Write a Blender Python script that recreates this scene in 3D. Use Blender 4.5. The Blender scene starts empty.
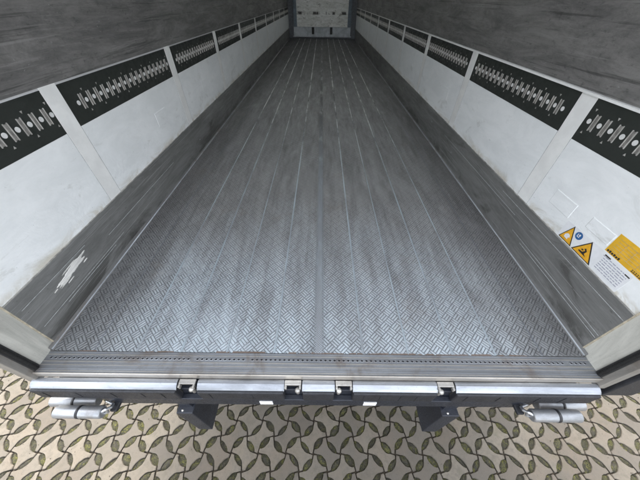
import bpy, bmesh, math, random
from mathutils import Vector, Matrix
random.seed(7)
R = math.radians
scn = bpy.context.scene
col = scn.collection

# ------------------------------------------------------------------ camera
GZ = -1.15                      # ground level (the cargo floor is at z = 0)
cam_d = bpy.data.cameras.new("camera")
cam = bpy.data.objects.new("camera", cam_d); col.objects.link(cam)
cam_d.sensor_width = 36.0; cam_d.lens = 256.861 / 640 * 36; cam_d.clip_start = .02; cam_d.clip_end = 2000
pt, ro, ya = R(43.602), R(.816), R(.157)
F = Vector((math.sin(ya)*math.cos(pt), math.cos(ya)*math.cos(pt), -math.sin(pt)))
Rt = Vector((math.cos(ya), -math.sin(ya), 0)); Up = Rt.cross(F)
R2 = Rt*math.cos(ro) + Up*math.sin(ro); U2 = -Rt*math.sin(ro) + Up*math.cos(ro)
m = Matrix((R2, U2, -F)).transposed().to_4x4(); m.translation = Vector((-.003, 0, 1.198))
cam.matrix_world = m
scn.camera = cam

# ------------------------------------------------------------------ sky, sun, exposure
SUN_EL, SUN_AZ = 52, -14        # azimuth from +Y (the front of the trailer), negative = to the left
w = bpy.data.worlds.new("World"); scn.world = w; w.use_nodes = True
nt = w.node_tree; nt.nodes.clear()
sky = nt.nodes.new('ShaderNodeTexSky'); sky.sky_type = 'NISHITA'; sky.sun_disc = False
sky.sun_elevation = R(SUN_EL); sky.sun_rotation = R(SUN_AZ); sky.dust_density = 4.5; sky.air_density = 1.0; sky.ozone_density = .6
bg = nt.nodes.new('ShaderNodeBackground'); bg.inputs[1].default_value = .15
wo = nt.nodes.new('ShaderNodeOutputWorld'); hs = nt.nodes.new('ShaderNodeHueSaturation'); hs.inputs['Saturation'].default_value = .30; nt.links.new(sky.outputs[0], hs.inputs['Color']); nt.links.new(hs.outputs[0], bg.inputs[0]); nt.links.new(bg.outputs[0], wo.inputs[0])
sl = bpy.data.lights.new("sun", 'SUN'); sl.energy = .5; sl.angle = R(16); sl.color = (1, .93, .82)
so = bpy.data.objects.new("sun", sl); col.objects.link(so)
sd = Vector((math.sin(R(SUN_AZ))*math.cos(R(SUN_EL)), math.cos(R(SUN_AZ))*math.cos(R(SUN_EL)), math.sin(R(SUN_EL))))
so.rotation_euler = sd.to_track_quat('Z', 'Y').to_euler(); so.location = sd*30
scn.view_settings.view_transform = 'Standard'; scn.view_settings.look = 'None'
scn.view_settings.exposure = 3.05; scn.view_settings.gamma = 1
scn.render.engine = 'CYCLES'
scn.cycles.max_bounces = 12; scn.cycles.diffuse_bounces = 8; scn.cycles.glossy_bounces = 6

# ------------------------------------------------------------------ node helper
class N:
    """tiny node-graph builder"""
    def __init__(s, name):
        s.m = bpy.data.materials.new(name); s.m.use_nodes = True
        s.t = s.m.node_tree; s.b = s.t.nodes['Principled BSDF']
        s.geo = s.t.nodes.new('ShaderNodeNewGeometry'); s.P = s.geo.outputs['Position']
        sep = s.t.nodes.new('ShaderNodeSeparateXYZ'); s.L(s.P, sep.inputs[0])
        s.x, s.y, s.z = sep.outputs
    def L(s, a, b): s.t.links.new(a, b)
    def put(s, sock, v):
        if isinstance(v, bpy.types.NodeSocket): s.L(v, sock)
        else: sock.default_value = v
    def M(s, op, a, b=0., c=0.):
        n = s.t.nodes.new('ShaderNodeMath'); n.operation = op
        for i, v in enumerate((a, b, c)): s.put(n.inputs[i], v)
        return n.outputs[0]
    def rng(s, v, a, b, c=0., d=1., smooth=True):
        n = s.t.nodes.new('ShaderNodeMapRange'); n.interpolation_type = 'SMOOTHSTEP' if smooth else 'LINEAR'
        for i, q in enumerate((v, a, b, c, d)): s.put(n.inputs[i], q)
        return n.outputs[0]
    def noise(s, scale, detail=4., rough=.55, stretch=(1, 1, 1), dist=0., vec=None, off=(0, 0, 0)):
        mp = s.t.nodes.new('ShaderNodeMapping'); s.L(vec or s.P, mp.inputs[0]); mp.inputs['Scale'].default_value = stretch
        mp.inputs['Location'].default_value = off
        n = s.t.nodes.new('ShaderNodeTexNoise'); s.L(mp.outputs[0], n.inputs['Vector'])
        n.inputs['Scale'].default_value = scale; n.inputs['Detail'].default_value = detail
        n.inputs['Roughness'].default_value = rough; n.inputs['Distortion'].default_value = dist
        return n.outputs[0]
    def mix(s, f, a, b, mode='MIX'):
        n = s.t.nodes.new('ShaderNodeMix'); n.data_type = 'RGBA'; n.blend_type = mode
        s.put(n.inputs['Factor'], f)
        for k, v in ((6, a), (7, b)): s.put(n.inputs[k], (*v, 1) if isinstance(v, tuple) and len(v) == 3 else v)
        return n.outputs[2]
    def bump(s, h, dist, strength=1., prev=None):
        n = s.t.nodes.new('ShaderNodeBump'); s.put(n.inputs['Height'], h)
        n.inputs['Distance'].default_value = dist; n.inputs['Strength'].default_value = strength
        if prev: s.L(prev, n.inputs['Normal'])
        return n.outputs[0]
    def out(s, color, rough=.5, metal=0., normal=None, spec=None):
        s.put(s.b.inputs['Base Color'], (*color, 1) if isinstance(color, tuple) and len(color) == 3 else color)
        s.put(s.b.inputs['Roughness'], rough); s.put(s.b.inputs['Metallic'], metal)
        if spec is not None: s.b.inputs['Specular IOR Level'].default_value = spec
        if normal: s.L(normal, s.b.inputs['Normal'])
        return s.m

def mat_simple(name, c, rough=.5, metal=0., var=.25, nscale=25, bumpd=.0004):
    n = N(name); a = n.noise(nscale, 5, .6); b = n.noise(nscale*7, 3, .6)
    dark = tuple(v*(1-var) for v in c)
    k = n.mix(n.rng(a, .35, .65), dark, c)
    return n.out(k, n.rng(b, .3, .7, max(rough-.12, .05), min(rough+.15, 1)), metal, n.bump(b, bumpd))

# ------------------------------------------------------------------ materials
def mat_floor():
    n = N('worn_chequer_plate')
    k = 1/(math.sqrt(2)*.039)
    wob = n.M('MULTIPLY', n.M('SUBTRACT', n.noise(1.3, 2), .5), .02)
    u = n.M('MULTIPLY', n.M('ADD', n.M('ADD', n.x, wob), n.y), k); v = n.M('MULTIPLY', n.M('SUBTRACT', n.M('ADD', n.x, wob), n.y), k)
    par = n.M('FLOORED_MODULO', n.M('ADD', n.M('FLOOR', u), n.M('FLOOR', v)), 2.)
    fu, fv = n.M('FRACT', u), n.M('FRACT', v)
    a = n.M('ADD', n.M('MULTIPLY', fu, n.M('SUBTRACT', 1., par)), n.M('MULTIPLY', fv, par))
    b = n.M('ADD', n.M('MULTIPLY', fv, n.M('SUBTRACT', 1., par)), n.M('MULTIPLY', fu, par))
    bar = n.M('MULTIPLY', n.rng(n.M('ABSOLUTE', n.M('SUBTRACT', n.M('FRACT', n.M('MULTIPLY', a, 3.)), .5)), .46, .24),
              n.rng(n.M('ABSOLUTE', n.M('SUBTRACT', b, .5)), .49, .42))
    wear = n.noise(2.2, 8, .7, (1.3, .7, 1), .6)                 # worn patches
    strk = n.noise(7, 9, .78, (1.3, .22, 1), .3)                   # drag marks along the floor
    fine = n.noise(90, 4, .7)
    strk2 = n.noise(20, 6, .7, (1, .08, 1), .1, off=(6, 0, 0))
    bar = n.M('MULTIPLY', bar, n.rng(wear, .45, .65, 1., .6))
    base = n.mix(n.rng(strk, .3, .72), (.27, .265, .258), (.50, .497, .488))
    near = n.rng(n.M('ADD', n.y, n.M('MULTIPLY', n.noise(2.6, 7, .7, (1, .6, 1), .8, off=(3, 1, 0)), 1.6)), 2.7, 1.0)  # bluish patches by the rear opening: some wear, mostly sky sheen painted in
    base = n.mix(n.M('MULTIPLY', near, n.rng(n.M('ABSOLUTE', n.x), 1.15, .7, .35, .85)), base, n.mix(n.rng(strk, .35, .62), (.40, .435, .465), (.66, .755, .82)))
    grime = n.rng(n.M('ADD', n.M('ABSOLUTE', n.x), n.M('MULTIPLY', n.noise(5, 8, .75, (1, .4, 1)), .6)), 1.08, 1.5)
    base = n.mix(n.M('MULTIPLY', grime, .5), base, (.09, .085, .08))
    base = n.mix(n.M('MULTIPLY', n.rng(fine, .48, .72), .4), base, (.5, .5, .5))
    base = n.mix(n.M('MULTIPLY', n.rng(strk2, .55, .68), .3), base, (.6, .62, .63))
    base = n.mix(n.M('MULTIPLY', n.rng(strk2, .46, .34), .3), base, (.12, .118, .115))
    base = n.mix(n.M('ADD', n.M('MULTIPLY', bar, .62), n.rng(wear, .5, .66, 0., .3)), n.mix(.72, base, (.02, .019, .018)), base)
    rust = n.M('MULTIPLY', n.rng(n.noise(3.2, 7, .7, off=(9, 2, 0)), .56, .72), .2)
    base = n.mix(rust, base, (.2, .155, .115))
    # floor colour darkens towards the front of the trailer
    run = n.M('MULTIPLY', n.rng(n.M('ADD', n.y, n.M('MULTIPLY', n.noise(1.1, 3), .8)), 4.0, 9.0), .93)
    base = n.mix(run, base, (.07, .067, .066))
    rg = n.rng(n.M('ADD', n.M('MULTIPLY', strk, .6), n.M('MULTIPLY', fine, .4)), .3, .7, .62, .36)
    nb = n.bump(fine, .0006, .6, n.bump(bar, .0022, 1))
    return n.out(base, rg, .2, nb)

def mat_seam(ribbed=False):
    n = N('ribbed_floor_joint' if ribbed else 'polished_floor_joint')
    a = n.noise(8, 8, .75, (1, .2, 1)); b = n.noise(120, 3)
    if ribbed: a = n.M('MULTIPLY', a, .8)
    h = n.M('MULTIPLY', n.M('SINE', n.M('MULTIPLY', n.y, 2*math.pi/.011)), n.M('SINE', n.M('MULTIPLY', n.x, 2*math.pi/.012)))
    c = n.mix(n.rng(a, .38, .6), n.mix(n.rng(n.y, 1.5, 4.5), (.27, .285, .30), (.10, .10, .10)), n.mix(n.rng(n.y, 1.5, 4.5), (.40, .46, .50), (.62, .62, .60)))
    return n.out(c, n.rng(a, .3, .7, .5, .3), .45, n.bump(h if ribbed else b, .0006 if ribbed else .0003))

def mat_kick():
    n = N('scuffed_kick_plate')
    s = n.noise(6, 9, .78, (1, .3, 2.2), .4); s2 = n.noise(30, 4, .6, (1, .05, 4), .1); f = n.noise(160, 3, .6)
    blot = n.noise(3.4, 8, .7, (1, .55, 1.3), .7, off=(2, 5, 1))
    c = n.mix(n.rng(s, .32, .7), (.155, .155, .148), (.26, .26, .25))
    low = n.M('MULTIPLY', n.rng(n.z, .14, .02), n.rng(blot, .44, .6))
    c = n.mix(n.M('MULTIPLY', low, .7), c, (.03, .027, .022))
    c = n.mix(n.M('MULTIPLY', n.rng(blot, .6, .7), .6), c, (.05, .045, .04))
    c = n.mix(n.M('MULTIPLY', n.rng(s2, .58, .66), .45), c, (.42, .42, .41))
    c = n.mix(n.M('MULTIPLY', n.rng(n.noise(60, 4, .7, (1, .5, 1)), .62, .72), .4), c, (.04, .04, .035))
    return n.out(c, n.rng(s, .3, .7, .5, .38), .3, n.bump(f, .0003, .5, n.bump(s2, .0008, .5)))

def mat_lining():
    n = N('scuffed_white_lining')
    big = n.noise(1.5, 4, .5, (1, .8, 1.2)); s = n.noise(6, 8, .74, (1, .5, 1.3), .5); f = n.noise(70, 5, .7)
    blot = n.noise(5, 8, .72, (1, .6, 1.4), 1.2, off=(4, 4, 4))
    c = n.mix(n.rng(s, .35, .65), (.78, .80, .795), (.86, .875, .87))
    c = n.mix(n.M('MULTIPLY', n.M('MULTIPLY', n.rng(blot, .57, .66), n.rng(n.z, .66, .5, .3, 1.)), .3), c, (.42, .42, .38))
    c = n.mix(n.M('MULTIPLY', n.rng(n.noise(13, 8, .78, (1, .4, 1.8), 1.6, off=(1, 1, 8)), .655, .68), .5), c, (.3, .31, .31))
    # rust and dirt just above the kick plate
    edge = n.M('MULTIPLY', n.rng(n.z, .36, .30), n.rng(blot, .42, .6))
    c = n.mix(n.M('MULTIPLY', edge, .55), c, (.4, .33, .2))
    c = n.mix(n.M('MULTIPLY', n.rng(f, .66, .74), .5), c, (.25, .25, .23))
    nb = n.bump(s, .002, .4, n.bump(big, .035, .55)); dz = n.rng(n.z, .6, .42, .15, 1.)
    nb = n.bump(n.M('MULTIPLY', n.noise(9, 7, .68, (1, .6, 1.3), 1.0), dz), .007, .45, nb)
    return n.out(c, n.rng(s, .3, .7, .32, .5), 0, nb)

def mat_upper():
    n = N('dirty_grey_upper_panel')
    s = n.noise(5, 10, .8, (1, .35, 2.0), .6); b = n.noise(2.2, 6, .65, (1, .6, 1), .9, off=(5, 1, 0)); f = n.noise(60, 5, .7, (1, .5, 1))
    c = n.mix(n.rng(s, .3, .7), (.12, .118, .114), (.28, .272, .26))
    c = n.mix(n.M('MULTIPLY', n.rng(b, .45, .7), .35), c, (.09, .088, .084))
    c = n.mix(n.M('MULTIPLY', n.rng(n.noise(34, 5, .7, (1, .035, 1.6), .15, off=(0, 3, 3)), .58, .68), .35), c, (.42, .41, .39))
    c = n.mix(n.M('MULTIPLY', n.rng(n.noise(26, 5, .7, (1, .04, 1.6), .15, off=(0, 7, 1)), .57, .66), .6), c, (.05, .05, .048))
    c = n.mix(n.M('MULTIPLY', n.rng(n.noise(30, 5, .75, (1, .5, 1.2), 2.5), .665, .70), .7), c, (.5, .5, .49))
    c = n.mix(n.M('MULTIPLY', n.rng(f, .55, .72), .5), c, (.04, .04, .04))
    return n.out(c, n.rng(s, .3, .7, .55, .42), .25, n.bump(s, .003, .6, n.bump(b, .02, .4)))

def mat_front():
    n = N('marked_white_front_panel')
    a = n.noise(7, 9, .82, (.8, 1, 1.4), 1.0); b = n.noise(5, 7, .8, (.7, 1, 2.6), .6, off=(3, 0, 2))
    c = n.mix(n.rng(b, .35, .65), (.9, .9, .88), (.62, .62, .58))
    c = n.mix(n.M('MULTIPLY', n.rng(a, .545, .62), .75), c, (.13, .12, .10))
    bnd = n.M('MULTIPLY', n.rng(n.M('ABSOLUTE', n.M('SUBTRACT', n.z, .735)), .06, .02), n.rng(n.noise(5, 4, .6, (1, 1, .2)), .48, .58))
    c = n.mix(bnd, c, (.06, .055, .05))
    return n.out(c, .5, 0, n.bump(a, .003))

def mat_steel(name, c, rough=.4, metal=.8, rust=.0, streak=(1, .1, 1)):
    n = N(name); a = n.noise(9, 7, .68, streak, .4); f = n.noise(110, 4, .65); b = n.noise(5, 7, .7, off=(7, 3, 1), dist=.8)
    k = n.mix(n.rng(a, .3, .7), tuple(v*.55 for v in c), c)
    k = n.mix(n.M('MULTIPLY', n.rng(b, .5, .68), rust), k, (.11, .07, .04))
    k = n.mix(n.M('MULTIPLY', n.rng(f, .58, .72), .35), k, tuple(v*.35 for v in c))
    return n.out(k, n.rng(a, .3, .7, rough+.15, rough-.1), metal, n.bump(f, .0004, .6, n.bump(a, .001, .5)))

def mat_paver():
    n = N('worn_concrete_pavers')
    rnd = n.geo.outputs['Random Per Island']
    a = n.noise(2.2, 6, .65, dist=.5); f = n.noise(240, 4, .7); g = n.noise(38, 7, .7); sp = n.noise(95, 3, .6, off=(3, 3, 3))
    c = n.mix(rnd, (.052, .045, .036), (.10, .087, .067))
    c = n.mix(n.M('MULTIPLY', n.rng(a, .4, .66), .45), c, (.085, .065, .045))
    c = n.mix(n.M('MULTIPLY', n.rng(n.noise(14, 9, .8, off=(2, 2, 2)), .5, .62), .45), c, (.045, .04, .028))
    c = n.mix(n.M('MULTIPLY', n.rng(g, .45, .7), .6), c, (.06, .053, .042))
    c = n.mix(n.M('MULTIPLY', n.rng(sp, .64, .7), .7), c, (.05, .045, .036))
    c = n.mix(n.M('MULTIPLY', n.rng(f, .6, .75), .35), c, (.21, .185, .145))
    c = n.mix(n.M('MULTIPLY', n.rng(n.noise(7, 5, .7, dist=1, off=(1, 8, 2)), .58, .7), .35), c, (.06, .055, .03))
    return n.out(c, .88, 0, n.bump(f, .0012, .7, n.bump(g, .003, .7)))

def mat_moss():
    n = N('moss_and_weeds')
    a = n.noise(9, 5, .6); b = n.noise(130, 5, .75); c3 = n.noise(28, 3)
    c = n.mix(n.rng(a, .38, .62), (.045, .04, .012), (.095, .092, .012))
    c = n.mix(n.rng(c3, .42, .62), c, (.032, .025, .016))
    c = n.mix(n.rng(b, .4, .68), tuple_dark, c)
    return n.out(c, .95, 0, n.bump(b, .004, 1))
tuple_dark = (.012, .012, .006)

def mat_joint():
    n = N('damp_joint_soil'); b = n.noise(90, 5, .7)
    return n.out(n.mix(n.rng(b, .3, .7), (.02, .015, .009), (.05, .039, .025)), .95, 0, n.bump(b, .004))

def mat_roof():
    n = N('fill_light_roof_skin')  # unseen roof skin, made translucent so daylight brightens the far end
    t = n.t.nodes.new('ShaderNodeBsdfTranslucent'); t.inputs[0].default_value = (.84, .87, .89, 1)
    mx = n.t.nodes.new('ShaderNodeMixShader'); mx.inputs[0].default_value = .2
    n.out((.78, .78, .75), .6); n.L(n.b.outputs[0], mx.inputs[1]); n.L(t.outputs[0], mx.inputs[2])
    n.L(mx.outputs[0], n.t.nodes['Material Output'].inputs[0]); return n.m
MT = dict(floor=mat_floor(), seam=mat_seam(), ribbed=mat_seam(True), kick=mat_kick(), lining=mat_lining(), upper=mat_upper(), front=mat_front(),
    sill=mat_steel('worn_sill_steel', (.26, .272, .285), .42, .35, .5, (.12, 1, 1)),
    rusty=mat_steel('rusted_edge', (.2, .15, .12), .6, .2, .7, (.3, 1, 1)),
    slotfill=mat_simple('slot_shadow_grey', (.26, .25, .23), .5, 0, .4, 60),
    bead=mat_steel('worn_bead', (.34, .36, .38), .5, .3, .5, (1, .3, 1)),
    edgeshade=mat_simple('edge_shadow_grey', (.42, .41, .38), .7, 0, .5, 20),
    sidesteel=mat_steel('grimy_moulding_steel', (.2, .2, .195), .5, .3, .4, (1, .08, 1)),
    lip=mat_steel('bright_worn_edge', (.62, .58, .52), .36, .75, .35, (.2, 1, 1)),
    alu=mat_steel('bare_aluminium', (.78, .8, .83), .3, .85, .0, (.15, 1, 1)),
    cap=mat_steel('brushed_bumper_cap', (.40, .42, .45), .38, .92, .05, (.2, 1, 1)),
    reveal=mat_steel('stained_reveal_metal', (.62, .61, .55), .5, .1, .12, (1, 1, .15)),
    frame=mat_steel('weathered_frame_steel', (.3, .285, .26), .5, .4, .35, (1, 1, .2)),
    zinc=mat_steel('zinc_plated_steel', (.6, .585, .55), .35, .7, .25, (1, 1, 1)),
    chrome=mat_steel('bright_slot_edge', (.62, .6, .56), .4, .2, .2, (1, 1, 1)),
    rail=mat_simple('black_lacquered_rail', (.028, .032, .028), .4, 0, .08, 5, .00003),
    disc=mat_simple('pale_hole_liner', (.74, .74, .72), .5, 0, .12, 60),
    rubber=mat_simple('black_rubber', (.017, .018, .022), .55, 0, .35, 30, .0008),
    seal=mat_simple('perished_door_seal', (.02, .02, .02), .6, 0, .3, 30),
    beam=mat_simple('blue_black_chassis_paint', (.016, .019, .027), .4, 0, .3, 20),
    beige=mat_simple('beige_sealant', (.52, .46, .35), .7, 0, .35, 30),
    silver=mat_steel('silver_roller_paint', (.36, .37, .38), .4, .6, .25, (.4, 1, 1)),
    band=mat_simple('black_band', (.012, .012, .014), .5),
    white=mat_simple('white_film', (.78, .79, .8), .4, 0, .06, 40, .0001),
    yellow=mat_simple('yellow_film', (.80, .46, .03), .4, 0, .14, 40, .0001),
    amber=mat_simple('amber_film', (.82, .42, .025), .4, 0, .14, 60, .0001),
    ink=mat_simple('black_ink', (.03, .028, .025), .5, 0, .1, 40, .0001),
    greyink=mat_simple('faded_grey_ink', (.34, .35, .42), .5, 0, .1, 40, .0001),
    blue=mat_simple('blue_film', (.03, .13, .34), .4, 0, .2, 60, .0001),
    plaster=mat_steel('flaked_white_filler', (.95, .93, .88), .7, 0, .25, (1, .35, 2.5)),
    grease=mat_simple('dull_grey_gasket', (.16, .17, .19), .5, 0, .3, 20),
    gutter=mat_simple('grey_white_bulkhead_metal', (.5, .53, .56), .45, .1, .3, 8),
    steelblue=mat_simple('blue_grey_corner_profile', (.16, .2, .24), .45, .2, .3, 10),
    roof=mat_roof(),
    outer=mat_simple('white_outer_skin', (.7, .7, .7), .4, 0, .1, 3),
    tyre=mat_simple('tyre_rubber', (.02, .02, .02), .8, 0, .3, 30),
    rim=mat_simple('silver_wheel_rim', (.5, .5, .5), .35, .5, .2, 30),
    lens=mat_simple('white_reflector', (.85, .86, .88), .25, 0, .05, 50, .0001),
    ghost=mat_simple('old_glue_residue', (.52, .54, .535), .6, 0, .35, 60),
    post=mat_simple('clean_white_post', (.86, .86, .835), .42, 0, .1, 9),
    soil=mat_joint(), paver=mat_paver(), moss=mat_moss())

# ------------------------------------------------------------------ mesh helpers
class MB:
    def __init__(s): s.v = []; s.f = []; s.sm = []
    def face(s, pts, smooth=False):
        i = len(s.v); s.v += [tuple(p) for p in pts]; s.f.append(tuple(range(i, i+len(pts)))); s.sm.append(smooth)
    def grid(s, verts, faces, smooth=False):
        i = len(s.v); s.v += [tuple(p) for p in verts]; s.f += [tuple(i+k for k in f) for f in faces]; s.sm += [smooth]*len(faces)
    def box(s, x0, x1, y0, y1, z0, z1, b=0.):
        if x1 < x0: x0, x1 = x1, x0
        if y1 < y0: y0, y1 = y1, y0
        if z1 < z0: z0, z1 = z1, z0
        if b:
            bm = bmesh.new(); bmesh.ops.create_cube(bm, size=1)
            for v in bm.verts: v.co = Vector(((x0+x1)/2+v.co.x*(x1-x0), (y0+y1)/2+v.co.y*(y1-y0), (z0+z1)/2+v.co.z*(z1-z0)))
            bmesh.ops.bevel(bm, geom=bm.edges[:], offset=b, segments=2, affect='EDGES', profile=.5)
            bm.verts.index_update()
            s.grid([v.co[:] for v in bm.verts], [[v.index for v in f.verts] for f in bm.faces]); bm.free(); return
        v = [(x, y, z) for z in (z0, z1) for y in (y0, y1) for x in (x0, x1)]
        s.grid(v, [(0, 2, 3, 1), (4, 5, 7, 6), (0, 1, 5, 4), (2, 6, 7, 3), (0, 4, 6, 2), (1, 3, 7, 5)])
    def tube(s, a, b, r, n=16, r2=None, caps=True, rnd=0.):
        a, b = Vector(a), Vector(b); d = (b-a).normalized(); q = d.orthogonal().normalized(); p = d.cross(q)
        r2 = r if r2 is None else r2
        rings = [(a, r), (b, r2)]
        if rnd: rings = [(a, r-rnd), (a+d*rnd*.4, r-rnd*.3), (a+d*rnd, r), (b-d*rnd, r2), (b-d*rnd*.4, r2-rnd*.3), (b, r2-rnd)]
        vs = []
        for c, rr in rings: vs += [c+(q*math.cos(2*math.pi*k/n)+p*math.sin(2*math.pi*k/n))*rr for k in range(n)]
        fs = []
        for j in range(len(rings)-1): fs += [(j*n+k, j*n+(k+1) % n, (j+1)*n+(k+1) % n, (j+1)*n+k) for k in range(n)]
        s.grid(vs, fs, True)
        if caps:
            s.face(vs[:n][::-1]); s.face(vs[-n:])
    def path(s, pts, r, n=10):
        for a, b in zip(pts, pts[1:]): s.tube(a, b, r, n, caps=False)
        for p in pts: s.ball(p, r)
    def ball(s, c, r, n=12, sq=1.):
        c = Vector(c); vs = []; fs = []; h = n//2
        for i in range(h+1):
            t = math.pi*i/h
            vs += [c+Vector((math.sin(t)*math.cos(2*math.pi*k/n)*r, math.sin(t)*math.sin(2*math.pi*k/n)*r, math.cos(t)*r*sq)) for k in range(n)]
        for i in range(h): fs += [(i*n+k, (i+1)*n+k, (i+1)*n+(k+1) % n, i*n+(k+1) % n) for k in range(n)]
        s.grid(vs, fs, True)
    def build(s, name, mat, parent=None, bevel=0., label=None):
        me = bpy.data.meshes.new(name)
        off = OFF if parent is not None else Vector((0, 0, 0))
        me.from_pydata([tuple(Vector(v)-off) for v in s.v], [], s.f); me.materials.append(MT[mat])
        me.polygons.foreach_set('use_smooth', s.sm); me.update()
        bm = bmesh.new(); bm.from_mesh(me); bmesh.ops.remove_doubles(bm, verts=bm.verts, dist=1e-6)
        bmesh.ops.recalc_face_normals(bm, faces=bm.faces); bm.to_mesh(me); bm.free()
        o = bpy.data.objects.new(name, me); col.objects.link(o)
        if parent is not None: o.parent = parent
        if bevel:
            md = o.modifiers.new('bevel', 'BEVEL'); md.width = bevel; md.segments = 2; md.limit_method = 'ANGLE'
        if label: o['label'] = label
        return o
def box(name, mat, parent, *a, bevel=0., label=None):
    q = MB(); q.box(*a); return q.build(name, mat, parent, bevel, label)

# ------------------------------------------------------------------ ground
TH = R(.23)                                              # the paving runs a hair off square to the trailer
E_ = .194/math.sqrt(2)                                   # paver pitch along its own diagonal grid
O0 = Vector((.262, .371))
cs, sn = math.cos(TH), math.sin(TH)
PV = Vector(((1*cs+1*sn), (1*sn-1*cs)))/math.sqrt(2)*E_  # towards image lower right
QV = Vector(((1*cs-1*sn), (1*sn+1*cs)))/math.sqrt(2)*E_  # towards image upper right
GAP = .018*.5
def wob(i, j, k):
    r = random.Random(i*7919+j*104729+k*31); return r.uniform(-1, 1)
def node(i, j): return O0 + PV*(i+wob(i, j, 1)*.018) + QV*(j+wob(i, j, 2)*.018)
TS = [0, .05, .1, .14, .18, .22, .28, .38, .5, .62, .72, .78, .82, .86, .9, .95, 1]
def edge(i, j, d, side):
    """points along the joint that leaves node (i,j) along p (d=0) or q (d=1); side +1/-1 shifts by half the gap"""
    a = node(i, j); b = node(i+1, j) if d == 0 else node(i, j+1)
    dv = b-a; nv = Vector((-dv.y, dv.x))                 # left of travel
    even = (i+j) % 2 == 0
    # p edge: even bows to -q (right of travel), q edge: even bows to +p (right of travel)
    s = -1 if even else 1
    lw = .108*(1+.35*wob(i, j, 5+d)); out = []
    for t in TS:
        u = min(t, 1-t)
        c = .125*min(1, (u/.17))**.8 if u > 0 else 0
        g = .031+.004*wob(i, j, 11+d)
        if .18 < t < .82: g += lw*min(1, 1.25*math.sin(math.pi*(t-.18)/.64))**.8
        out.append(a+dv*t+nv*(s*c+side*g))
    return out
def in_area(x, y): return -7 < x < 7 and -2.4 < y < 5.5
pav = MB(); mos = MB()
rngi = 66
for i in range(-rngi, rngi):
    for j in range(-rngi, rngi):
        c = node(i, j) + (PV+QV)*.5
        if not in_area(c.x, c.y): continue
        bot = edge(i, j, 0, 1)               # inner side = left of travel
        right = edge(i+1, j, 1, 1)
        top = edge(i, j+1, 0, -1)[::-1]
        left = edge(i, j, 1, -1)[::-1]
        loop = []
        for e in (bot, right, top, left): loop += e[1:-1]
        dz = wob(i, j, 21)*.0018; tx, ty = wob(i, j, 22)*.012, wob(i, j, 23)*.012
        L = len(loop); vs = []
        for inset, z in ((0, -.03), (0, -.006), (.035, -.0012), (.075, 0)):
            for k, p in enumerate(loop):
                q = p.lerp(c, inset); vs.append((q.x, q.y, GZ+z+dz+(q.x-c.x)*tx+(q.y-c.y)*ty))
        fs = []
        for r_ in range(3): fs += [(r_*L+k, r_*L+(k+1) % L, (r_+1)*L+(k+1) % L, (r_+1)*L+k) for k in range(L)]
        base = 3*L; fs.append(tuple(base+k for k in range(L)))
        pav.grid(vs, fs)
        for d in (0, 1):                      # moss cushions in the lens-shaped openings
            A, B = edge(i, j, d, 1), edge(i, j, d, -1)
            ids = [k for k, t in enumerate(TS) if .15 < t < .85]
            g = []
            for k in ids:
                a, b = A[k], B[k]
                for q in (0, .25, .5, .75, 1):
                    p = a.lerp(b, q); hgt = 1-(2*q-1)**2; tt = math.sin(math.pi*(TS[k]-.15)/.7)
                    r = random.Random(i*31+j*17+k*7+q*1000)
                    g.append((p.x, p.y, GZ-.011+.011*hgt*tt*(.5+.5*wob(i, j, 40+d))+r.uniform(-.0025, .0025)))
            n5 = len(ids)
            mos.grid(g, [(r_*5+k, r_*5+k+1, (r_+1)*5+k+1, (r_+1)*5+k) for r_ in range(n5-1) for k in range(4)], True)
            # little leaves and tufts standing in the moss, where the camera is near
            mid = A[8].lerp(B[8], .5)
            if abs(mid.x) < 3.2 and -.4 < mid.y < 1.4:
                r = random.Random(i*131+j*977+d)
                for _ in range(r.randint(10, 26)):
                    k = r.choice(ids[1:-1]); p = A[k].lerp(B[k], r.uniform(.1, .9)); an = r.uniform(0, 6.28); ll = r.uniform(.004, .011); ww = ll*.3
                    dx, dy = math.cos(an), math.sin(an); zz = GZ-.006; up = r.uniform(.002, .008)
                    mos.face([(p.x-dy*ww, p.y+dx*ww, zz), (p.x+dy*ww, p.y-dx*ww, zz), (p.x+dx*ll, p.y+dy*ll, zz+up)])
def surf(mb, name, mat, kind, label=None, cat=None, recalc=True):
    me = bpy.data.meshes.new(name); me.from_pydata(mb.v, [], mb.f); me.materials.append(MT[mat])
    me.polygons.foreach_set('use_smooth', mb.sm); me.update()
    o = bpy.data.objects.new(name, me); col.objects.link(o); o['kind'] = kind
    if label: o['label'] = label; o['category'] = cat
    return o
g = MB(); g.face([(-400, -400, GZ-.016), (400, -400, GZ-.016), (400, 400, GZ-.016), (-400, 400, GZ-.016)])
surf(g, 'ground', 'soil', 'structure', 'dark damp soil showing in the joints between the pavers', 'ground')
surf(pav, 'paving', 'paver', 'structure', 'interlocking bone-shaped concrete pavers behind the trailer', 'paving')
surf(mos, 'moss', 'moss', 'stuff', 'olive green moss and weeds growing in the openings of the paving', 'moss')

# ------------------------------------------------------------------ trailer
OFF = Vector((0, 6.4, GZ))
tr = bpy.data.objects.new('semi_trailer', None); col.objects.link(tr); tr.location = OFF
tr['label'] = 'empty box semi trailer seen through its open rear, worn metal floor and white scuffed walls'
tr['category'] = 'trailer'
W = 1.24; Y0 = .534; Y1 = 12.4; ZT = 2.62; YE = .385

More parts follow.
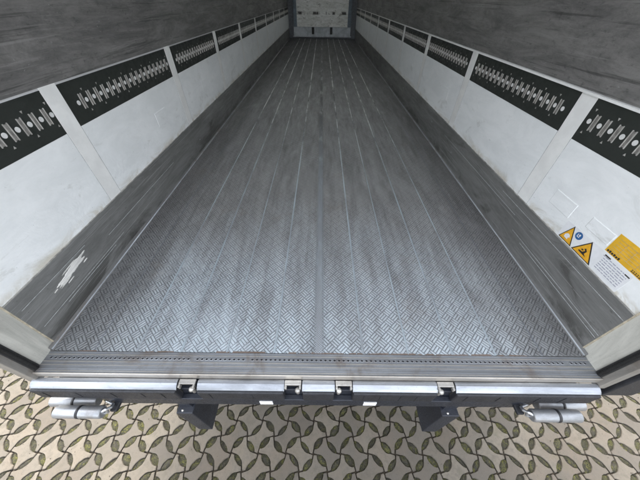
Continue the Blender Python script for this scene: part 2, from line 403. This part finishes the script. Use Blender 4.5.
# floor
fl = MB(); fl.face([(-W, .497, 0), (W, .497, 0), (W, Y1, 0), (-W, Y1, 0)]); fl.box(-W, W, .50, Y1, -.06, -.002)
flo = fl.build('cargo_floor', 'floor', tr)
for xs, wd0 in ((-.205, .0055), (.205, .0055), (-.425, .004), (.415, .004), (-.635, .0055), (.62, .0055), (-.84, .0045), (.82, .0045)):
    q = MB(); n = 60
    for k in range(n):      # slightly uneven weld bead
        y0, y1 = .498+(Y1-.5)*k/n, .498+(Y1-.5)*(k+1)/n
        wd = wd0*(1+.8*min(1, max(0, (y0-2)/3)))
        q.face([(xs-wd, y0, .0005), (xs-wd*.5, y0, .0022), (xs-wd*.5, y1, .0022), (xs-wd, y1, .0005)])
        q.face([(xs-wd*.5, y0, .0022), (xs+wd*.5, y0, .0022), (xs+wd*.5, y1, .0022), (xs-wd*.5, y1, .0022)])
        q.face([(xs+wd*.5, y0, .0022), (xs+wd, y0, .0005), (xs+wd, y1, .0005), (xs+wd*.5, y1, .0022)])
    q.build('floor_joint', 'seam', flo)
q = MB()
q.box(-.017, .017, .498, Y1, .0004, .0028); q.box(-.0235, -.020, .498, Y1, .0004, .0036); q.box(.020, .0235, .498, Y1, .0004, .0036)
q.build('floor_joint', 'ribbed', flo, label='ribbed middle joint of the floor')
for s in (-1, 1):           # dark joint and the corner moulding against the wall
    q = MB(); q.box(s*1.036, s*1.040, .498, Y1, .0003, .0012); q.build('floor_joint', 'grease', flo)
    q = MB(); a, b = s*(W-.0036), s*(W-.019)
    q.grid([(a, .5, .019), (s*(W-.008), .5, .012), (b, .5, .002), (b, .5, .0004), (a, .5, .0004)] +
           [(a, Y1, .019), (s*(W-.008), Y1, .012), (b, Y1, .002), (b, Y1, .0004), (a, Y1, .0004)],
           [(0, 1, 6, 5), (1, 2, 7, 6), (2, 3, 8, 7), (4, 3, 2, 1, 0), (5, 6, 7, 8, 9)])
    q.build('corner_moulding', 'sidesteel', flo)
    q = MB(); q.tube((s*(W-.0125), .5, .0065), (s*(W-.0125), Y1, .0065), .0036, 8); q.build('moulding_bead', 'bead', flo)

# side walls
posts = [1.305+1.222*k for k in range(9)]
PWID = .096
for s in (-1, 1):
    wl = MB(); wl.box(s*(W+.004), s*(W+.052), Y0-.002, Y1+.1, -.02, ZT+.04)
    wall = wl.build('side_wall', 'outer', tr)
    q = MB(); q.box(s*(W-.0035), s*(W+.002), Y0, Y1, .0, .298); kp = q.build('kick_plate', 'kick', wall)
    q = MB(); q.box(s*W, s*(W+.003), Y0, Y1, .2985, .696); q.build('lining_panel', 'lining', wall)
    q = MB(); q.box(s*(W+.0005), s*(W+.003), Y0, Y1, .892, ZT)
    q.build('upper_panel', 'upper', wall)
    q = MB(); q.box(s*(W-.0035), s*(W+.001), Y0, Y1, .2985, .3035); q.build('panel_edge', 'edgeshade', wall)  # grey strip stands in for the thin shadow along the panel edge
    q = MB()
    if s > 0: q.box(s*(W-.007), s*(W+.001), Y0, Y1, .879, .888)
    else: q.box(s*(W-.0005), s*(W+.001), Y0, Y1, .879, .8835)
    q.build('top_trim', 'post' if s > 0 else 'rail', wall)
    for k, yp in enumerate(posts):
        yy = yp + (.024 if s > 0 else 0)
        q = MB(); q.box(s*(W-.0009), s*(W+.001), yy-PWID/2, yy+PWID/2, .304, .8785 if s > 0 else .892)
        o = q.build('wall_post', 'post', wall, .0004)
        q = MB()
        for e in (-1, 1): q.box(s*(W-.0005), s*(W+.0005), yy+e*(PWID/2+.0003), yy+e*(PWID/2+.0032), .304, .6955)
        q.build('joint_line', 'ghost', wall)
    ends = [Y0]+[p+(.024 if s > 0 else 0) for p in posts]+[Y1]
    for k in range(len(ends)-1):
        a = ends[k]+(PWID/2 if k else 0)+.0005; b = ends[k+1]-(PWID/2 if k < len(ends)-2 else 0)-.0005
        if b-a < .1: continue
        q = MB(); q.box(s*(W+.0005), s*(W+.003), a, b, .6965, .8785)
        rail = q.build('lashing_rail', 'rail', tr)
        bars = MB(); dots = MB(); tri = MB(); cav = MB()
        ph = 1.0 if s < 0 else 1.009                      # measured phase of the holes
        n0 = math.ceil((a+.012-ph)/.0605); n1 = math.floor((b-.012-ph)/.0605)
        for t in range(n0, n1+1):
            y = ph+t*.0605; X = s*(W-.0006)
            ring = [(y+.0108*math.cos(u*math.pi/8), .788+.0108*math.sin(u*math.pi/8)) for u in range(16)]
            dots.face([(X, yy, zz) for yy, zz in ring]); 
            dots.grid([(X, yy, zz) for yy, zz in ring]+[(X+s*.002, yy, zz) for yy, zz in ring], [(u, (u+1) % 16, 16+(u+1) % 16, 16+u) for u in range(16)])
            y2 = y+.0302
            if y2 < b-.012:
                for e in (-.0085, .0085):
                    bars.box(s*(W-.0026), s*(W+.0008), y2+e-.0019, y2+e+.0019, .754, .823)
                cav.box(s*(W-.0012), s*(W+.0008), y2-.0066, y2+.0066, .757, .820)
                if t % 2 == 0: pass
            if t % 2 == 0:
                for sg in (-1, 1):
                    zc = .788+sg*.048
                    for e in ((0,)): tri.face([(s*(W-.0008), y-.006, zc+sg*.005), (s*(W-.0008), y+.006, zc+sg*.005), (s*(W-.0008), y, zc-sg*.006)])
        bars.build('slot_edges', 'chrome', rail); dots.build('round_holes', 'disc', rail)
        tri.build('small_holes', 'chrome', rail); cav.build('slots', 'slotfill', rail)
    # reveal, sealant, door seal and rear frame
    rz = ZT
    q = MB(); q.box(s*(W-.001), s*(W+.045), .434, Y0-.0045, -.008, rz); q.build('reveal_plate', 'reveal', tr, .001, 'stained light grey metal reveal at the door opening')
    q = MB(); q.box(s*(W-.0045), s*(W+.003), Y0-.0045, Y0+.0005, 0, rz); q.build('sealant_line', 'beige', tr)
    fr = MB(); fr.box(s*(W+.004), s*(W+.047), YE, .4335, -.07, rz+.1); fro = fr.build('rear_frame_post', 'frame', tr, .002)
    q = MB(); q.box(s*(W-.006), s*(W+.004), .409, .4338, 0, rz); q.tube((s*(W-.003), .421, 0), (s*(W-.003), .421, rz), .008); q.build('door_seal', 'seal', fro)
    q = MB(); q.box(s*(W+.0475), s*(W+.058), YE+.004, .46, -.07, rz+.1); q.build('corner_rubber', 'seal', fro)

# right rear door folded back along the side: its black gasket faces the camera
q = MB(); q.box(1.34, 1.42, .40, 1.62, -.12, ZT+.06); dr = q.build('rear_door', 'outer', tr, .004)
q = MB(); q.box(1.30, 1.445, .372, .3985, -.125, ZT+.06); q.build('door_gasket', 'rubber', dr, .006)
q = MB()
for z in (.15, .9, 1.7, 2.4): q.box(1.297, 1.34, .40, .46, z, z+.07, .004)
q.build('hinge', 'zinc', dr)

# roof, front wall
q = MB(); q.box(-W-.05, W+.05, YE, Y1+.1, ZT+.045, ZT+.12); q.build('roof', 'roof', tr)  # out of view; lets added daylight through to the interior
q = MB(); q.box(-W, W, YE+.005, .433, ZT-.06, ZT+.04); q.build('roof_crossbar', 'frame', tr)
q = MB(); q.box(-W, W, Y1, Y1+.06, 0, ZT); fw = q.build('front_wall', 'grease', tr)
q = MB(); q.box(-.925, .925, Y1-.13, Y1-.002, .355, ZT-.15); q.build('bulkhead_panel', 'front', fw)
q = MB(); q.box(-1.05, 1.05, Y1-.11, Y1-.003, .09, .35); q.build('lower_bulkhead', 'gutter', fw)
for x in (-.34, .335):
    q = MB(); q.box(x-.045, x+.045, Y1-.118, Y1-.1095, .14, .345); q.build('return_air_slot', 'seal', fw)
for s in (-1, 1):
    q = MB(); q.box(s*.927, s*1.04, Y1-.15, Y1-.004, .352, ZT-.1); q.build('corner_profile', 'steelblue', fw)
q = MB(); q.box(-1.08, 1.08, Y1-.125, Y1-.11, .06, .089); q.build('bottom_rail', 'gutter', fw)

# rear sill
SF = .399
q = MB(); q.box(-W+.001, W-.001, SF+.006, .4965, -.03, -.0035)
sill = q.build('rear_sill', 'sill', tr)
q = MB(); q.box(-W-.004, W+.004, SF, SF+.0065, -.045, -.001); q.build('sill_lip', 'lip', sill, .0025)
for y, h, w2 in ((.4925, .003, .0022), (.482, .0014, .001), (.452, .0016, .0012), (.437, .0012, .001), (.4215, .002, .0016), (.412, .001, .001)):
    q = MB(); q.box(-W+.004, W-.004, y-w2, y+w2, -.0036, -.0035+h); q.build('sill_ridge', 'lip' if h < .0017 else 'sill', sill)
rr_ = random.Random(11); q = MB(); x = -W+.03
while x < W-.05:
    l = rr_.uniform(.02, .16); h = rr_.uniform(.0004, .0016)
    if rr_.random() < .6: q.face([(x, .4955, h), (x+l, .4955, h), (x+l-rr_.uniform(0, .01), .4955+rr_.uniform(.002, .007), h+.0004), (x+rr_.uniform(0, .01), .4955+rr_.uniform(.002, .007), h+.0004)])
    x += l+rr_.uniform(.0, .03)
q.build('chipped_edge', 'rusty', sill)
ring = MB(); pit = MB()
n = 118
for k in range(n):
    x = -W+.028+(2*W-.056)*k/(n-1); r0, r1 = .0056, .0088; y = .468; z = -.0034
    if random.Random(k).random() < .04: continue
    vs = []
    for rr, zz in ((r1, z), (r1-.0012, z+.0022), (r0, z+.0018), (r0-.0004, z+.0002)):
        vs += [(x+rr*math.cos(u*math.pi/6), y+rr*.8*math.sin(u*math.pi/6), zz) for u in range(12)]
    ring.grid(vs, [(j*12+u, j*12+(u+1) % 12, (j+1)*12+(u+1) % 12, (j+1)*12+u) for j in range(3) for u in range(12)], True)
    pit.face([(x+r0*math.cos(u*math.pi/6), y+r0*.8*math.sin(u*math.pi/6), z+.0003) for u in range(12)])
ro_ = ring.build('rivet_row', 'sill', sill); ro_['kind'] = 'stuff'
po_ = pit.build('rivet_hole_row', 'band', sill); po_['kind'] = 'stuff'

# bumper: dark beam, capped rubber blocks, reflectors
q = MB(); q.box(-1.2, 1.2, .372, .44, -.215, -.095); q.box(-1.2, 1.2, .43, .44, -.095, -.03); q.box(-1.0, 1.0, .3465, .3718, -.232, -.152)
beam = q.build('rear_crossbeam', 'beam', tr, .003)
for x0, x1 in ((-1.262, -.622), (-.532, -.150), (-.071, .072), (.152, .524), (.605, 1.242)):
    oL = .03 if x0 < -1.2 else 0; oR = .03 if x1 > 1.2 else 0
    q = MB(); q.box(x0+.002, x1-.002, .345, .394, -.15, -.0585); r = random.Random(int(x0*100))
    bl = q.build('dock_bumper', 'rubber', tr, .006)
    q = MB()      # aluminium cap: gently rounded, rolled over the front edge
    prof = [(.397, -.043), (.390, -.040), (.379, -.0405), (.373, -.043), (.363, -.049), (.3565, -.056), (.355, -.062), (.397, -.062)]
    m_ = len(prof); vs = []
    for x, inn in ((x0, .004), (x0+.006, 0), (x1-.006, 0), (x1, .004)): vs += [(x, a, b-inn*.5) for a, b in prof]
    fs = [(j*m_+k, j*m_+(k+1) % m_, (j+1)*m_+(k+1) % m_, (j+1)*m_+k) for j in range(3) for k in range(m_)]
    fs += [tuple(range(m_))[::-1], tuple(range(3*m_, 4*m_))]
    q.grid(vs, fs); q.build('bumper_cap', 'cap', bl)
    q = MB(); x = x0+.05
    while x < x1-.04:
        q.box(x, x+.005, .3432, .3446, -.12-r.random()*.02, -.072); x += r.uniform(.07, .2)
    q.build('moulded_rib', 'rubber', bl)
for x in (-.243, .243):
    q = MB(); q.box(x-.030, x+.030, .3435, .3463, -.212, -.172); q.build('reflector', 'lens', beam)

# lock-rod keepers in the gaps of the bumper
for x, s in ((-.578, 1), (-.112, 1), (.112, -1), (.562, -1)):
    q = MB(); q.box(x-.036, x+.036, .376, .396, -.052, -.040, .002)
    q.box(x-.036, x-.027, .362, .3762, -.062, -.041, .002); q.box(x+.027, x+.036, .362, .3762, -.062, -.041, .002)
    kp = q.build('lock_keeper', 'zinc', tr)
    q = MB(); q.tube((x+s*.021, .366, -.056), (x+s*.021, .366, -.105), .009, 14, rnd=.003); q.ball((x+s*.021, .362, -.062), .0125)
    q.build('keeper_pin', 'zinc', kp)
    q = MB(); q.box(x-s*.040, x-s*.062 if abs(x) > .3 else x-s*.041, .366, .40, -.12, -.05); q.build('gap_shade_block', 'seal', kp)  # black block put in for the darkness of the gap

# support brackets below the beam
for x0, x1 in ((-.700, -.618), (.614, .700)):
    q = MB(); q.box(x0, x1, .322, .52, -.66, -.30); sp = q.build('support_bracket', 'beam', tr, .004)
    q = MB(); q.box(x0+.012, x1-.012, .352, .50, -.2995, -.216); q.build('bracket_neck', 'beam', sp)
    q = MB(); q.ball(((x0+x1)/2-.012, .335, -.3), .006); q.build('bolt', 'zinc', sp)

# bumper rollers
def roller(x0, x1, y, z, r, drop=0.):
    q = MB(); q.tube((x0, y, z-drop), (x1, y, z), r, 28, rnd=.006); ro = q.build('bumper_roller', 'silver', tr)
    xm = (x0+x1)/2+.004
    q = MB(); q.tube((xm-.006, y, z-drop*.5), (xm+.006, y, z-drop*.5), r+.0012, 28); q.build('roller_band', 'band', ro)
    return ro
ROLLS = []
for s_, x0, x1, z in ((-1, -1.195, -.978, -.187), (1, 1.178, .958, -.160)):
    r1 = roller(x0, x1, .300, z, .026, .004); roller(x0+s_*.085, x1+s_*.08, .356, z-.045, .027)
    xi = x1
    q = MB(); q.path([(xi-s_*.002, .300, z+.012), (xi-s_*.018, .306, z+.018), (xi-s_*.026, .318, z+.004), (xi-s_*.018, .334, z-.012), (xi+s_*.03, .350, z-.03)], .0065)
    q.path([(xi-s_*.002, .300, z-.014), (xi-s_*.014, .302, z-.010), (xi-s_*.018, .306, z+.018)], .006)
    q.build('roller_hook', 'alu', r1)
    q = MB(); q.box(xi-s_*.004, xi-s_*.036, .310, .40, z-.045, z-.028, .004); q.box(xi-s_*.006, xi-s_*.034, .36, .40, z-.04, -.12, .003); q.build('roller_bracket', 'rubber', r1)
# mounting hooks of the rollers

# chassis and wheels under the box
for s in (-1, 1):
    q = MB(); q.box(s*.42, s*.54, .45, 12.2, -.34, -.065); q.build('chassis_beam', 'beam', tr)
q = MB()
for k in range(24): q.box(-1.2, 1.2, .9+k*.48, .96+k*.48, -.14, -.062)
q.build('cross_members', 'beam', tr)
for ya_ in (3.6, 4.9, 6.2):
    q = MB(); q.tube((-.9, ya_, GZ+.5), (.9, ya_, GZ+.5), .06); q.build('axle', 'beam', tr)
    for s in (-1, 1):
        q = MB(); q.tube((s*.83, ya_, GZ+.505), (s*1.2, ya_, GZ+.505), .5, 40, rnd=.04); ty = q.build('wheel', 'tyre', tr)
        q = MB(); q.tube((s*1.18, ya_, GZ+.505), (s*1.208, ya_, GZ+.505), .29, 32, rnd=.01); q.build('rim', 'rim', ty)

# labels on the right wall (reading direction runs towards the rear)
XW = W-.0006
def film(name, mat, pts, parent, lift=0., label=None):
    q = MB(); x = XW-lift
    q.grid([(x, a, b) for a, b in pts]+[(x+.0005, a, b) for a, b in pts], [tuple(range(len(pts)))[::-1]]+[(k, (k+1) % len(pts), len(pts)+(k+1) % len(pts), len(pts)+k) for k in range(len(pts))])
    return q.build(name, mat, parent, label=label)
sheet = film('warning_label', 'white', [(1.005, .306), (1.005, .398), (.783, .403), (.640, .404), (.640, .306)], tr, 0.)
def tri_(yl, yt, yr, zb, zt, picto):
    cy, cz = (yl+yt+yr)/3, (2*zb+zt)/3
    film('warning_triangle', 'ink', [(yl, zb), (yt, zt), (yr, zb)], sheet, .0012)
    kk = .84
    film('triangle_field', 'amber', [(cy+(yl-cy)*kk, cz+(zb-cz)*kk), (cy+(yt-cy)*kk, cz+(zt-cz)*kk), (cy+(yr-cy)*kk, cz+(zb-cz)*kk)], sheet, .0024)
    if picto:
        film('pictogram', 'white', [(cy+.014, cz-.012), (cy+.016, cz+.002), (cy+.006, cz+.013), (cy-.006, cz+.012), (cy-.014, cz+.001), (cy-.006, cz-.004), (cy-.010, cz-.014)], sheet, .0036)
    else:
        film('pictogram', 'ink', [(cy+.024, cz-.012), (cy+.022, cz-.006), (cy+.004, cz-.004), (cy-.004, cz+.008), (cy+.006, cz+.014), (cy-.0, cz+.019), (cy-.012, cz+.010), (cy-.008, cz-.006), (cy-.022, cz-.014)], sheet, .0036)
        film('pictogram', 'ink', [(cy+.014, cz+.0), (cy+.016, cz+.006), (cy+.006, cz+.008), (cy+.004, cz+.002)], sheet, .0036)
tri_(.994, .956, .908, .3095, .399, True)
tri_(.902, .846, .784, .3095, .400, False)
film('safety_disc', 'blue', [(.912+.019*math.cos(k*math.pi/14), .377+.019*math.sin(k*math.pi/14)) for k in range(28)], sheet, .0012)
film('pictogram', 'white', [(.920, .370), (.920, .386), (.917, .386), (.917, .373), (.905, .373), (.905, .370)], sheet, .0024)
film('pictogram', 'white', [(.912, .377), (.912, .387), (.905, .387), (.905, .377)], sheet, .0024)
q = MB(); r = random.Random(3)
for row in range(7):
    z = .390-.0105*row; y = .768
    if row in (0,): y = .776
    while y > .655:
        l = r.uniform(.006, .022); q.box(XW-.0014, XW-.0006, y, max(y-l, .652), z-.0014, z+.0014); y -= l+.004
q.build('small_print', 'greyink', sheet)
q = MB(); q.box(XW-.0016, XW-.0006, .772, .744, .3935, .3985); q.box(XW-.0016, XW-.0006, .668, .646, .388, .3925); q.build('heading_print', 'ink', sheet)
ys = film('maintenance_sticker', 'yellow', [(.790, .409), (.792, .500), (.560, .503), (.558, .411)], tr, 0.)
q = MB()
for k in range(5): q.box(XW-.0014, XW-.0006, .775, .575, .430+.0135*k-.0004, .430+.0135*k+.0004)
for y in (.74, .70, .66, .62): q.box(XW-.0014, XW-.0006, y-.0004, y+.0004, .430, .484)
q.build('ruled_table', 'beige', ys)
q = MB()
for k in range(6): q.box(XW-.0016, XW-.0006, .782-.0105*k, .7745-.0105*k, .4135, .4215+(.002 if k % 2 else 0))
y = .665
for k in range(9): q.box(XW-.0016, XW-.0006, y, y-.006, .4145, .4180); q.box(XW-.0016, XW-.0006, y, y-.005, .4210, .4240); y -= .0085
q.build('sticker_print', 'ink', ys)

# filler smear on the left kick plate
def smear(cy, cz, ly, lz, seed, mat, s=-1, name='filler_smear', th=.0016):
    r = random.Random(seed); q = MB(); n = 44; pts = []
    for k in range(n):
        a = 2*math.pi*k/n; rr = 1+r.uniform(-.14, .14)+.1*math.sin(3*a+seed)
        pts.append((cy+ly*rr*math.cos(a), cz+lz*rr*math.sin(a)+ly*.12*math.cos(a)))
    x0 = s*(W-.0036)
    ctr = (x0-s*th, cy, cz)
    vs = [(x0, a, b) for a, b in pts]+[(x0-s*th*.8, cy+(a-cy)*.85, cz+(b-cz)*.8) for a, b in pts]+[ctr]
    q.grid(vs, [(k, (k+1) % n, n+(k+1) % n, n+k) for k in range(n)]+[(n+k, n+(k+1) % n, 2*n) for k in range(n)])
    return q
a = smear(.82, .196, .088, .017, 5, 'plaster', th=.0022)
for k, (yy, zz, l1, l2) in enumerate(((.79, .183, .075, .006), (.86, .207, .055, .007), (.76, .172, .035, .004), (.88, .190, .03, .005), (.735, .190, .022, .004), (.91, .214, .02, .004), (.81, .216, .045, .003), (.78, .160, .02, .002), (.70, .180, .012, .002), (.90, .175, .015, .002))):
    b = smear(yy, zz, l1, l2, 20+k, 'plaster', th=.0012+.0002*k); a.grid(b.v, b.f)
a.build('filler_smear', 'plaster', tr, label='flaky white patch on the left kick plate')
for e in ((1, 3.0, .19, .02, .004), (1, 2.35, .13, .012, .003), (1, 4.4, .2, .03, .004), (-1, 2.6, .12, .014, .004)):
    smear(e[1], e[2], e[3], e[4], 3, 'plaster', e[0], th=.0006).build('scuff_mark', 'ghost', tr)

# pale scratch lines scored along the kick plates
for s, z, y0, y1 in ((1, .252, .54, 1.5), (1, .120, .54, 1.25), (1, .100, .54, 1.15), (-1, .235, .56, .95), (-1, .105, .56, 1.2), (-1, .09, .7, 1.1), (1, .2, 1.3, 2.6), (-1, .17, 1.1, 2.0)):
    q = MB(); q.box(s*(W-.0041), s*(W-.0034), y0, y1, z-.0009, z+.0009); q.build('scored_line', 'ghost', tr)

# ghost outlines of removed plates on the white lining
def outline(s, y, z, w_, h_, t=.004):
    q = MB(); X1 = s*(W+.0005); c = .004
    X0 = s*(W-.0016)
    q.grid([(X1, y-w_/2, z-h_/2), (X1, y+w_/2, z-h_/2), (X1, y+w_/2, z+h_/2), (X1, y-w_/2, z+h_/2),
            (X0, y-w_/2+c, z-h_/2+c), (X0, y+w_/2-c, z-h_/2+c), (X0, y+w_/2-c, z+h_/2-c), (X0, y-w_/2+c, z+h_/2-c)],
           [(0, 1, 5, 4), (1, 2, 6, 5), (2, 3, 7, 6), (3, 0, 4, 7), (4, 5, 6, 7)])
    q.build('repair_patch', 'lining', tr)
for a in ((1, .86, .455, .13, .06), (1, 1.09, .44, .15, .08), (-1, 2.1, .50, .17, .10), (-1, 3.1, .50, .16, .10), (-1, 3.9, .46, .2, .12), (1, 2.9, .50, .16, .1), (1, 4.3, .5, .2, .1)):
    outline(*a)

# loose grit and a few dead leaves lying on the paving
r = random.Random(77); q = MB()
for _ in range(700):
    x, y = r.uniform(-3, 3), r.uniform(-.3, 1.2); a_ = r.uniform(.0008, .0028); z = GZ+a_*.3
    q.box(x, x+a_*r.uniform(.8, 2), y, y+a_*r.uniform(.8, 2), z-.001, z+a_)
o = q.build('grit', 'soil'); o['kind'] = 'stuff'; o['label'] = 'fine dark grit scattered over the paving'; o['category'] = 'grit'
